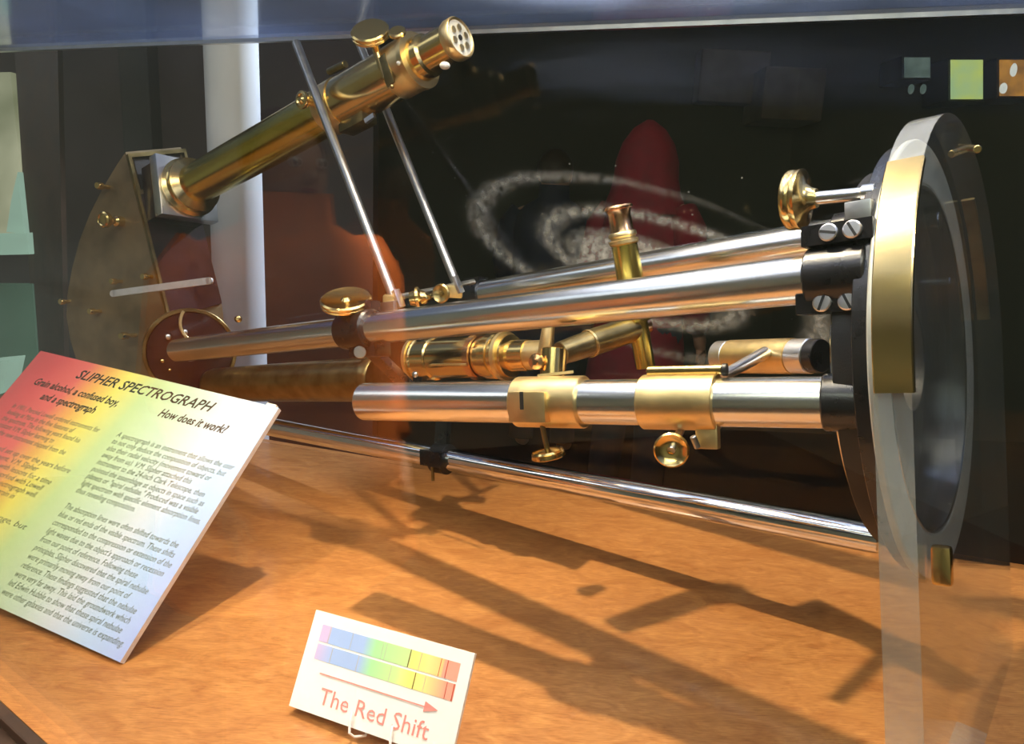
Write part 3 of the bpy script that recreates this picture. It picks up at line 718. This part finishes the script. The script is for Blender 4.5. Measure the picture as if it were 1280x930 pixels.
# end flange where the tubes meet the box, and the collimator tube
EF = at(238, 440, 1.60)
fd = (AW*.6 + Vector((0, 1, 0))*.5).normalized()
efl = part('end_flange', MB().annulus(EF, fd, .020, .084, .02, 64), 'maroon_metal')
build('flange_rim', MB().annulus(EF - fd*.006, fd, .0845, .092, .030, 64), 'old_brass', efl)
build('flange_arc', MB().annulus(at(254, 404, 1.56), fd, .040, .046, .012, 32, PI*.9, PI*1.7), 'satin_brass', efl)
for (x, y, r) in ((210, 421, .0062), (231, 415, .0062), (219, 433, .006), (203, 451, .0045), (212, 462, .0035), (298, 399, .0075)):
    build('flange_screw', MB().lathe(at(x, y, 1.57), -fd, [(-.02, 0), (-.02, r*.8), (0, r), (.006, r*.8), (.008, 0)], 16), 'silver_plate' if x < 240 and y < 440 else 'brass', efl)
CLa, CLb = at(476, 474, 1.35), at(262, 481, 1.60); dCl = (CLb-CLa).normalized(); lc = (CLb-CLa).length
cl = part('collimator_tube', MB().lathe(CLa, dCl, [(0, 0), (0, .040), (.004, .043), (.02, .043), (.021, .040), (lc*.5, .038), (lc-.02, .034), (lc-.008, .031), (lc, .022), (lc, 0)], 48), 'old_brass')

# ------------------------------------------------------------------ text helper
def text_obj(name, body, origin, ex, ey, size, material, parent, shear=0.0, spacing=1.0, line=1.0, label=None, align='LEFT', width=None):
    cu = bpy.data.curves.new(name, 'FONT'); cu.body = body; cu.size = size; cu.shear = shear; cu.space_line = line; cu.space_character = spacing
    cu.align_x = align; cu.offset = .0004 if name in ('title', 'heading') else 0; cu.resolution_u = 2; cu.extrude = .00002
    o = bpy.data.objects.new('tmp', cu); COL.objects.link(o)
    dg = bpy.context.evaluated_depsgraph_get(); me = bpy.data.meshes.new_from_object(o.evaluated_get(dg))
    bpy.data.objects.remove(o)
    w = max(v.co.x for v in me.vertices) or 1
    if width:
        k = width/w
        for v in me.vertices: v.co.x *= k
    me.materials.clear(); me.materials.append(MATS[material]); me.name = name
    t = bpy.data.objects.new(name, me); COL.objects.link(t)
    ez = ex.cross(ey); mm = Matrix((ex, ey, ez)).transposed().to_4x4(); mm.translation = origin
    t.parent = parent; t.matrix_parent_inverse = WORLD_INV(parent)
    t.matrix_basis = mm
    if label: t['label'] = label
    return t

# ------------------------------------------------------------------ rainbow sign
k_ = .851
sTL, sTR, sBR, sBL = at(57, 440, 1.417*k_), at(357, 512, 1.194*k_), at(150, 828, k_), at(-160, 687, 1.2227*k_)
def frame(TL, TR, BR):
    ex = (TR-TL).normalized(); W = (TR-TL).length; ey = (TR-BR); H = ey.length; ey = (ey - ey.dot(ex)*ex).normalized()
    return BR - ex*W, ex, ey, ex.cross(ey), W, H
O, ex, ey, ez, W, H = frame(sTL, sTR, sBR)
sign = thing('information_board', 'large rainbow-coloured information board headed SLIPHER SPECTROGRAPH leaning at left', 'sign', zz((sBL+sBR)/2, TABLE_Z))
def board(name, W, H, T_, matf, mate, parent, O, ex, ey, ez):
    me = bpy.data.meshes.new(name); bm = bmesh.new()
    b = MB(); b.bm.free(); b.bm = bm; b.abox((0, 0, -T_), (W, H, 0))
    bmesh.ops.recalc_face_normals(bm, faces=bm.faces)
    for f in bm.faces: f.material_index = 0 if f.normal.z > .5 else 1
    bm.to_mesh(me); bm.free(); me.materials.append(MATS[matf]); me.materials.append(MATS[mate])
    o = bpy.data.objects.new(name, me); COL.objects.link(o)
    mm = Matrix((ex, ey, ez)).transposed().to_4x4(); mm.translation = O
    o.parent = parent; o.matrix_parent_inverse = WORLD_INV(parent); o.matrix_basis = mm
    return o
board('panel', W, H, .007, 'rainbow_print', 'foam_core', sign, O, ex, ey, ez)
def stext(name, body, u, v, size, mt_, width=None, shear=.35, line=1.0, align='LEFT', lift=.0002):
    return text_obj(name, body, O + ex*u + ey*v + ez*lift, ex, ey, size, mt_, sign, shear, line=line, width=width, align=align)
stext('title', 'SLIPHER SPECTROGRAPH', .108, .318, .0225, 'ink_dark', .277)
stext('heading', 'Grain alcohol, a confused boy,', .038, .291, .0175, 'ink_dark', .184)
stext('heading', 'and a spectrograph', .074, .271, .0175, 'ink_dark', .118)
stext('heading', 'How does it work?', .302, .293, .0185, 'ink_dark', .126)
LINES_A = ['A spectrograph is an instrument that allows the user', 'to not only deduce the composition of objects, but', 'also their radial velocity (movement toward or', 'away from us). V.M. Slipher attached this',
           'instrument to the 24-inch Clark Telescope, then', 'pointed the assemblage at objects in space such as', 'planets or "spiral nebulae." Produced was a visible', 'light spectrum with specific element absorption lines,', 'thus revealing composition.']
LINES_B = ['The absorption lines were often shifted towards the', 'blue or red ends of the visible spectrum. These shifts', 'corresponded to the compression or extension of the', "light waves due to the object's approach or recession", 'from our point of reference. Following these',
           'principles, Slipher discovered that the spiral nebulae', 'were primarily moving away from our point of', 'reference. These findings suggested that the nebulae', 'were very far away. This laid the groundwork which', 'led Edwin Hubble to show that these spiral nebulae', 'were other galaxies and that the universe is expanding.']
LINES_C = ['In 1901, Percival Lowell ordered instruments for', 'looking at Mars in the fine features of', 'the spectrum. The following years found his', 'assistant V.M. Slipher learning to', 'use the new instrument shipped from the']
LINES_D = ['maker and set up over the years before', 'the instrument. V.M. Slipher', 'was then left with lessons for a time', 'before he had worked with Lowell', 'and learned the spectrograph well.', 'Of all his work, the grain in', 'the alcohol']
LINES_E = ['mixture would change, but', 'the boy was mixed', 'up no more.']
def block(lines, u, v0, v1, size, full_w, nchar):
    n = len(lines)
    stext('paragraph', '\n'.join(lines), u, v0 - size*.62, size, 'ink_grey', full_w, shear=.3, line=((v0-v1)/(n-1))/size if n > 1 else 1)
block(LINES_A, .259, .2555, .1665, .0118, .215, 0)
block(LINES_B, .259, .1425, .0215, .0118, .215, 0)
block(LINES_C, .035, .2535, .209, .0118, .190, 0)
block(LINES_D, .035, .187, .120, .0118, .192, 0)
block(LINES_E, .035, .100, .078, .0118, .190, 0)
# easel legs behind the board
mid = O + ex*W*.5 + ey*H*.55 - ez*.008
build('easel_strut', MB().bar(mid, zz(mid - ey*.02 + Vector((.06, .13, 0)), TABLE_Z + .002), ex, .03, .003), 'pane_glass', sign)
build('easel_foot', MB().bar(zz(O + ex*.08 - ez*.03, TABLE_Z + .004), zz(O + ex*W*.8 - ez*.03, TABLE_Z + .004), ey, .008, .03), 'pane_glass', sign)
build('corner_clip', MB().box(O + ex*(W-.021) + ey*(H+.001) - ez*.010, ex*.008, ey*.006, ez*.0025), 'dial_white', sign)

# ------------------------------------------------------------------ red shift card
k3 = .825
rTL, rTR, rBR = at(398, 763, .981*k3), at(597, 818, .881*k3), at(563, 953, .85*k3)
O2, fx, fy, fz, W2, H2 = frame(rTL, rTR, rBR)
card = thing('small_card', 'small white card with two rainbow spectra reading The Red Shift', 'sign', zz(O2 + fx*W2/2, TABLE_Z))
q8 = k3/.93
board('panel', W2, H2, .004, 'white_card', 'foam_core', card, O2, fx, fy, fz)
def strip(name, u0, u1, v0, v1, stops, parent):
    ramp_mat(name + '_print', [(p*(u1-u0), c) for p, c in stops])
    o = board('spectrum_strip', u1-u0, v1-v0, .0002, name + '_print', 'ink_soft_line', parent, O2 + fx*u0 + fy*v0 + fz*.0003, fx, fy, fz)
    for i in (0, 1):
        pass
    return o
V_, B_c, G_, Y_, Or, R_c = (.62, .50, .80), (.38, .52, .88), (.42, .80, .38), (.95, .88, .22), (.96, .62, .25), (.88, .38, .28)
s1 = strip('spectrum_upper', .0155*q8, .2035*q8, .0765*q8, .0955*q8, [(0, V_), (.07, V_), (.08, B_c), (.33, B_c), (.42, G_), (.66, (.62, .85, .35)), (.68, Y_), (.80, (.95, .80, .3)), (.89, Or), (.90, R_c), (1, R_c)], card)
s2 = strip('spectrum_lower', .0160*q8, .2035*q8, .0565*q8, .0740*q8, [(0, V_), (.12, B_c), (.33, B_c), (.42, G_), (.60, (.62, .85, .35)), (.70, Y_), (.80, (.95, .80, .3)), (.94, R_c), (1, R_c)], card)
def vline(u, v0, v1, w, m_): build('spectral_line', MB().box(O2 + fx*u*q8 + fy*(v0+v1)/2*q8 + fz*.0005, fx*w/2, fy*(v1-v0)/2*q8, fz*.00008), m_, card, smooth=False)
for (fq, w, m_) in ((.07, .0006, 'ink_soft_line'), (.24, .0004, 'ink_soft_line'), (.47, .0004, 'ink_soft_line'), (.495, .0005, 'ink_soft_line'), (.665, .0010, 'ink_line'), (.74, .0004, 'ink_soft_line'), (.875, .0006, 'ink_red_line'), (.92, .0008, 'ink_red_line')):
    vline(.0155 + fq*.188, .0765, .0955, w, m_)
for (fq, w, m_) in ((.12, .0006, 'ink_soft_line'), (.32, .0006, 'ink_soft_line'), (.56, .0005, 'ink_soft_line'), (.73, .0010, 'ink_line'), (.80, .0004, 'ink_soft_line'), (.945, .0006, 'ink_red_line'), (.992, .0010, 'ink_red_line')):
    vline(.016 + fq*.1875, .0565, .0740, w, m_)
arr = MB(); za = O2 + fz*.0006
arr.box(za + fx*.103*q8 + fy*.0435*q8, fx*.073*q8, fy*.0006, fz*.0001)
tip = za + fx*.190*q8 + fy*.0437*q8
arr.prism([tip, tip - fx*.0155 + fy*.0048, tip - fx*.0155 - fy*.0048], fz*.0001)
build('arrow', arr, 'ink_red', card, smooth=False)
text_obj('lettering', 'The Red Shift', O2 + fx*.038*q8 + fy*.0125*q8 + fz*.0005, fx, fy, .0225, 'ink_red', card, 0, width=.147*q8)
# wire easel: two bent hooks under the card
ez_ = MB()
for u in (.088, .142):
    p = O2 + fx*u*q8
    g = [p + fy*.014 + fz*.0035, p + fy*.006 + fx*.003 + fz*.008, p - fy*.003 + fx*.007 + fz*.010, p - fy*.006 + fx*.010 + fz*.004, p - fy*.004 + fx*.016 - fz*.006]
    f2 = zz(p + fx*.008 - fz*.02, TABLE_Z + .0018)
    g += [f2, zz(f2 - fz*.06, TABLE_Z + .0018)]
    ez_.tube(g, .0013, 8)
tag(build('wire_easel', ez_, 'wire'), 'thin clear wire easel hooks under the small white card', 'easel')

# ------------------------------------------------------------------ reflections at upper right, built as solid exhibits and boxes
def panel_box(name, label, cat, px0, py0, px1, py1, depth, m_, group=None, thick=.06):
    a, b, c = at(px0, py0, depth), at(px1, py0, depth), at(px0, py1, depth)
    x = (b-a)/2; z = (c-a)/2; ctr = a + x + z; th_ = 5.197 - ctr.y; y = Vector((0, th_/2, 0))
    t = thing(name, label, cat, ctr + z, group)
    fr_ = MB()
    w = .012
    ux, uz = x.normalized(), z.normalized()
    fr_.box(ctr + y*1.02 + Vector((0, .002, 0)), x + ux*w, z + uz*w, y)
    build('housing', fr_, 'black_iron', t, smooth=False)
    build('screen', MB().box(ctr - Vector((0, .003, 0)), x, z, Vector((0, .003, 0))), m_, t, smooth=False)
    return t, ctr, x, z
t, ctr, x, z = panel_box('reflected_exhibit', 'reflection of a small cyan-lit exhibit panel with two pale bulbs below, built solid, upper right', 'exhibit', 1130, 72, 1162, 97, 4.6, 'screen_cyan')
for s_ in (-.45, .5):
    build('bulb', MB().ball(ctr + x*s_ + z*2.15, .018, 14, (1, 1, 1.6)), 'screen_cyan', t)
panel_box('reflected_exhibit', 'reflection of a lime-green lit exhibit panel between cyan and amber ones, built solid, upper right', 'exhibit', 1188, 75, 1228, 124, 4.6, 'screen_lime')
t, ctr, x, z = panel_box('reflected_exhibit', 'reflection of an amber-lit exhibit panel with pale shapes, built solid at the right edge', 'exhibit', 1249, 75, 1300, 120, 4.6, 'screen_amber')
build('pale_shape', MB().ball(ctr - x*.35 - z*.4 - Vector((0, .01, 0)), .035, 14, (.6, .2, 1.2)), 'screen_white', t)
build('pale_shape', MB().ball(ctr - x*.85 + z*.6 - Vector((0, .01, 0)), .03, 14, (.8, .2, 1.1)), 'screen_white', t)
tag(build('reflected_cabinet', MB().abox((at(958, 82, 4.5)).to_tuple(), (at(1032, 150, 4.5).x, 5.199, at(1032, 150, 4.5).z)), 'beige_case', smooth=False, bevel=.01),
    'reflection of a beige box, built as a dim box on the dark wall above the knob', 'cabinet')  # reflected box rebuilt as a solid one
tag(build('reflected_wall_cabinet', MB().abox((at(878, 60, 4.7)).to_tuple(), (at(962, 128, 4.7).x, 5.199, at(962, 128, 4.7).z)), 'beige_case', smooth=False, bevel=.01),
    'reflection of a box, built as a dim brownish box on the dark wall left of the beige one', 'cabinet')  # also a reflected box made solid

# far left: lit cabinet behind the case
lc_ = thing('lit_cabinet', 'green and cream lit museum cabinet at the far left edge', 'cabinet', (at(-20, 480, 2.6).x, at(-20, 480, 2.6).y, 0))
def quad_box(name, pts, depth, m_, parent, th=.03):
    P = [at(x, y, depth) for x, y in pts]
    return build(name, MB().prism(P, Vector((0, th, 0))), m_, parent, smooth=False)
quad_box('lit_window', [(-60, 92), (13, 90), (36, 318), (-60, 320)], 2.6, 'lightbox_cream', lc_)
quad_box('upper_window', [(-60, -20), (8, -20), (8, 17), (-60, 17)], 2.6, 'lightbox_green', lc_)
quad_box('shelf_edge', [(-60, 293), (34, 291), (36, 318), (-60, 320)], 2.58, 'pale_glow', lc_)
quad_box('drapery', [(8, 290), (14, 250), (22, 215), (30, 292)], 2.57, 'pale_glow', lc_)
quad_box('lower_panel', [(-60, 355), (40, 355), (52, 520), (-60, 520)], 2.6, 'lightbox_green', lc_)
quad_box('upright', [(12, -30), (70, -30), (82, 520), (48, 520)], 2.61, 'dark_timber', lc_)
tag(build('paper_stack', MB().prism([at(-20, 453, 2.3), at(11, 450, 2.3), at(2, 492, 2.3), at(-20, 500, 2.3)], Vector((0, .08, 0))), 'pale_glow', smooth=False),
    'pale green paper edge beside the rainbow board at far left', 'paper')

# ------------------------------------------------------------------ people
def skin_body(name, nodes, edges, material, parent, sub=2):
    me = bpy.data.meshes.new(name); names = list(nodes)
    me.from_pydata([nodes[n][0] for n in names], [(names.index(a), names.index(b)) for a, b in edges], [])
    o = bpy.data.objects.new(name, me); COL.objects.link(o)
    md = o.modifiers.new('skin', 'SKIN'); sv = me.skin_vertices[0].data
    for i, n in enumerate(names): sv[i].radius = nodes[n][1]; sv[i].use_root = (i == 0)
    o.modifiers.new('sub', 'SUBSURF').levels = sub
    o.modifiers['sub'].render_levels = sub
    dg = bpy.context.evaluated_depsgraph_get(); m2 = bpy.data.meshes.new_from_object(o.evaluated_get(dg))
    bpy.data.objects.remove(o); m2.name = name
    for p in m2.polygons: p.use_smooth = True
    m2.materials.clear(); m2.materials.append(MATS[material])
    o2 = bpy.data.objects.new(name, m2); COL.objects.link(o2); o2.parent = parent
    return o2
def person(loc, rz, label, coat, h=1.7, hood=False, bulk=1.0):
    root = thing('person', label, 'person', loc); root.rotation_euler = (0, 0, rz)
    s = h/1.7; V3 = lambda x, y, z: Vector((x*s, y*s, z*s))
    nd = {'pelvis': (V3(0, 0, .92), (.15*s, .11*s)), 'waist': (V3(0, 0, 1.06), (.135*s, .10*s)), 'chest': (V3(0, 0, 1.27), (.16*s, .11*s)), 'neck': (V3(0, .01, 1.43), (.055*s, .055*s)), 'skull': (V3(0, -.01, 1.50), (.06*s, .065*s)), 'crown': (V3(0, 0, 1.58), (.07*s, .08*s))}
    ed = [('pelvis', 'waist'), ('waist', 'chest'), ('chest', 'neck'), ('neck', 'skull'), ('skull', 'crown')]
    for sd, g in ((-1, 'l'), (1, 'r')):
        nd['hip'+g] = (V3(sd*.10, 0, .86), (.09*s, .09*s)); nd['knee'+g] = (V3(sd*.11, -.02, .48), (.06*s, .06*s)); nd['ankle'+g] = (V3(sd*.12, .02, .09), (.042*s, .042*s)); nd['toe'+g] = (V3(sd*.13, -.15, .04), (.045*s, .03*s))
        nd['sh'+g] = (V3(sd*.19, 0, 1.37), (.06*s, .06*s)); nd['el'+g] = (V3(sd*.25, .02, 1.10), (.045*s, .045*s)); nd['wr'+g] = (V3(sd*.24, -.10, .88), (.028*s, .028*s)); nd['pa'+g] = (V3(sd*.235, -.14, .82), (.036*s, .018*s))
        ed += [('pelvis', 'hip'+g), ('hip'+g, 'knee'+g), ('knee'+g, 'ankle'+g), ('ankle'+g, 'toe'+g), ('chest', 'sh'+g), ('sh'+g, 'el'+g), ('el'+g, 'wr'+g), ('wr'+g, 'pa'+g)]
        for k, (dy, l) in enumerate(((-.028, .055), (-.010, .062), (.009, .058), (.026, .045))):
            nd['f%s%da' % (g, k)] = (V3(sd*.235, -.155 + dy, .78), (.0095*s,)*2); nd['f%s%db' % (g, k)] = (V3(sd*.225, -.165 + dy, .78 - l), (.008*s,)*2)
            ed += [('pa'+g, 'f%s%da' % (g, k)), ('f%s%da' % (g, k), 'f%s%db' % (g, k))]
        nd['t%sa' % g] = (V3(sd*.215, -.185, .81), (.010*s,)*2); nd['t%sb' % g] = (V3(sd*.205, -.20, .77), (.0085*s,)*2)
        ed += [('pa'+g, 't%sa' % g), ('t%sa' % g, 't%sb' % g)]
    b = skin_body('body', nd, ed, 'skin', root)
    def sub(nm, mb, m_):
        bmesh.ops.recalc_face_normals(mb.bm, faces=mb.bm.faces)
        for f in mb.bm.faces: f.smooth = True
        me = bpy.data.meshes.new(nm); mb.bm.to_mesh(me); mb.bm.free(); me.materials.append(MATS[m_])
        o = bpy.data.objects.new(nm, me); COL.objects.link(o); o.parent = root; return o
    hd = MB(); hd.ball(V3(0, -.012, 1.565), .098*s, 24, (.82, .98, 1.2))
    hd.lathe(V3(0, -.098, 1.585), V3(0, -.4, -1), [(-.01, .004), (.02, .010), (.038, .014), (.045, 0)], 12)
    for sd in (-1, 1): hd.ball(V3(sd*.083, .0, 1.565), .026*s, 12, (.4, .7, 1.15))
    sub('head', hd, 'skin')
    fc = MB()
    for sd in (-1, 1): fc.ball(V3(sd*.032, -.098, 1.585), .012*s, 12)
    sub('eyes', fc, 'white_card'); fc = MB()
    for sd in (-1, 1): fc.ball(V3(sd*.032, -.107, 1.585), .006*s, 10)
    sub('irises', fc, 'hair')
    sub('mouth', MB().ball(V3(0, -.100, 1.525), .022*s, 12, (1, .35, .28)), 'red_cloth')
    # coat: loft of ellipses that flare to the hem, with sleeves
    ct = MB(); rings = []
    for (z, rx, ry) in ((.60, .27, .21), (.80, .25, .19), (1.0, .215, .165), (1.15, .215, .165), (1.28, .235, .165), (1.36, .225, .145), (1.41, .15, .11), (1.45, .085, .08), (1.52, .08, .08)):
        rings.append([ct.bm.verts.new(V3(rx*bulk*math.cos(2*PI*k/40)*(1 + .03*math.sin(9*2*PI*k/40 + z*9)), ry*bulk*math.sin(2*PI*k/40)*(1 + .03*math.sin(7*2*PI*k/40)), z)) for k in range(40)])
    for A, B in zip(rings, rings[1:]):
        for k in range(40): ct.bm.faces.new([A[k], A[(k+1) % 40], B[(k+1) % 40], B[k]])
    for sd in (-1, 1):
        ct.tube([V3(sd*.17, 0, 1.37), V3(sd*.22, .01, 1.30), V3(sd*.26, .02, 1.10), V3(sd*.25, -.04, .98), V3(sd*.24, -.09, .90)], [.075*s*bulk, .08*s*bulk, .068*s*bulk, .06*s, .052*s], 16)
    sub('coat', ct, coat)
    tr_ = MB()
    for sd in (-1, 1): tr_.tube([V3(sd*.10, 0, .90), V3(sd*.11, -.01, .50), V3(sd*.12, .02, .10)], [.11*s, .08*s, .07*s], 16)
    sub('trousers', tr_, 'trouser_cloth')
    if hood:
        hb = MB(); prof = [(1.36, .20, .14), (1.44, .155, .13), (1.50, .135, .135), (1.57, .128, .135), (1.64, .105, .115), (1.70, .062, .075), (1.735, .012, .02)]; rr_ = []
        for (z, rx, ry) in prof:
            rr_.append([hb.bm.verts.new(V3(rx*math.cos(2*PI*k/32), .02 + ry*math.sin(2*PI*k/32), z)) for k in range(32)])
        for i, (A, B) in enumerate(zip(rr_, rr_[1:])):
            for k in range(32):
                front = math.sin(2*PI*(k+.5)/32) < -.72
                if front and 1 <= i <= 3: continue
                hb.bm.faces.new([A[k], A[(k+1) % 32], B[(k+1) % 32], B[k]])
        hb.bm.faces.new(rr_[-1])
        sub('hood', hb, coat)
    else:
        ha = MB(); ha.ball(V3(0, .012, 1.605), .105*s, 24, (.92, .98, 1.0))
        bm = ha.bm; dele = [v for v in bm.verts if v.co.y < -.035*s and v.co.z < 1.63*s]; bmesh.ops.delete(bm, geom=dele, context='VERTS')
        sub('hair', ha, 'hair')
    return root
ph = at(805, 300, 3.5)  # solid figure stands in for a reflection in the glass
person((ph.x, ph.y, 0), 2.4, 'reflection of a person in a dark red hooded coat, built as a figure beyond the glass case', 'red_cloth', 1.84, hood=True, bulk=.86)
pn_ = at(690, 300, 4.4)  # second reflected figure, likewise built solid behind the case
person((pn_.x, pn_.y, 0), 2.9, 'reflection of a person in a navy coat, built as a figure left of the red hood', 'navy_cloth', 1.80)
# the visitor mirrored in the front pane stands left of the photographer
pv = at(350, 335, 1.75); pv = pv - 2*(pv - P0).dot(ND)*ND
person((pv.x, pv.y, 0), math.radians(65), 'person in a bright orange coat standing at the left in front of the case', 'orange_coat', 1.66, bulk=1.25)
bpy.context.view_layer.update()
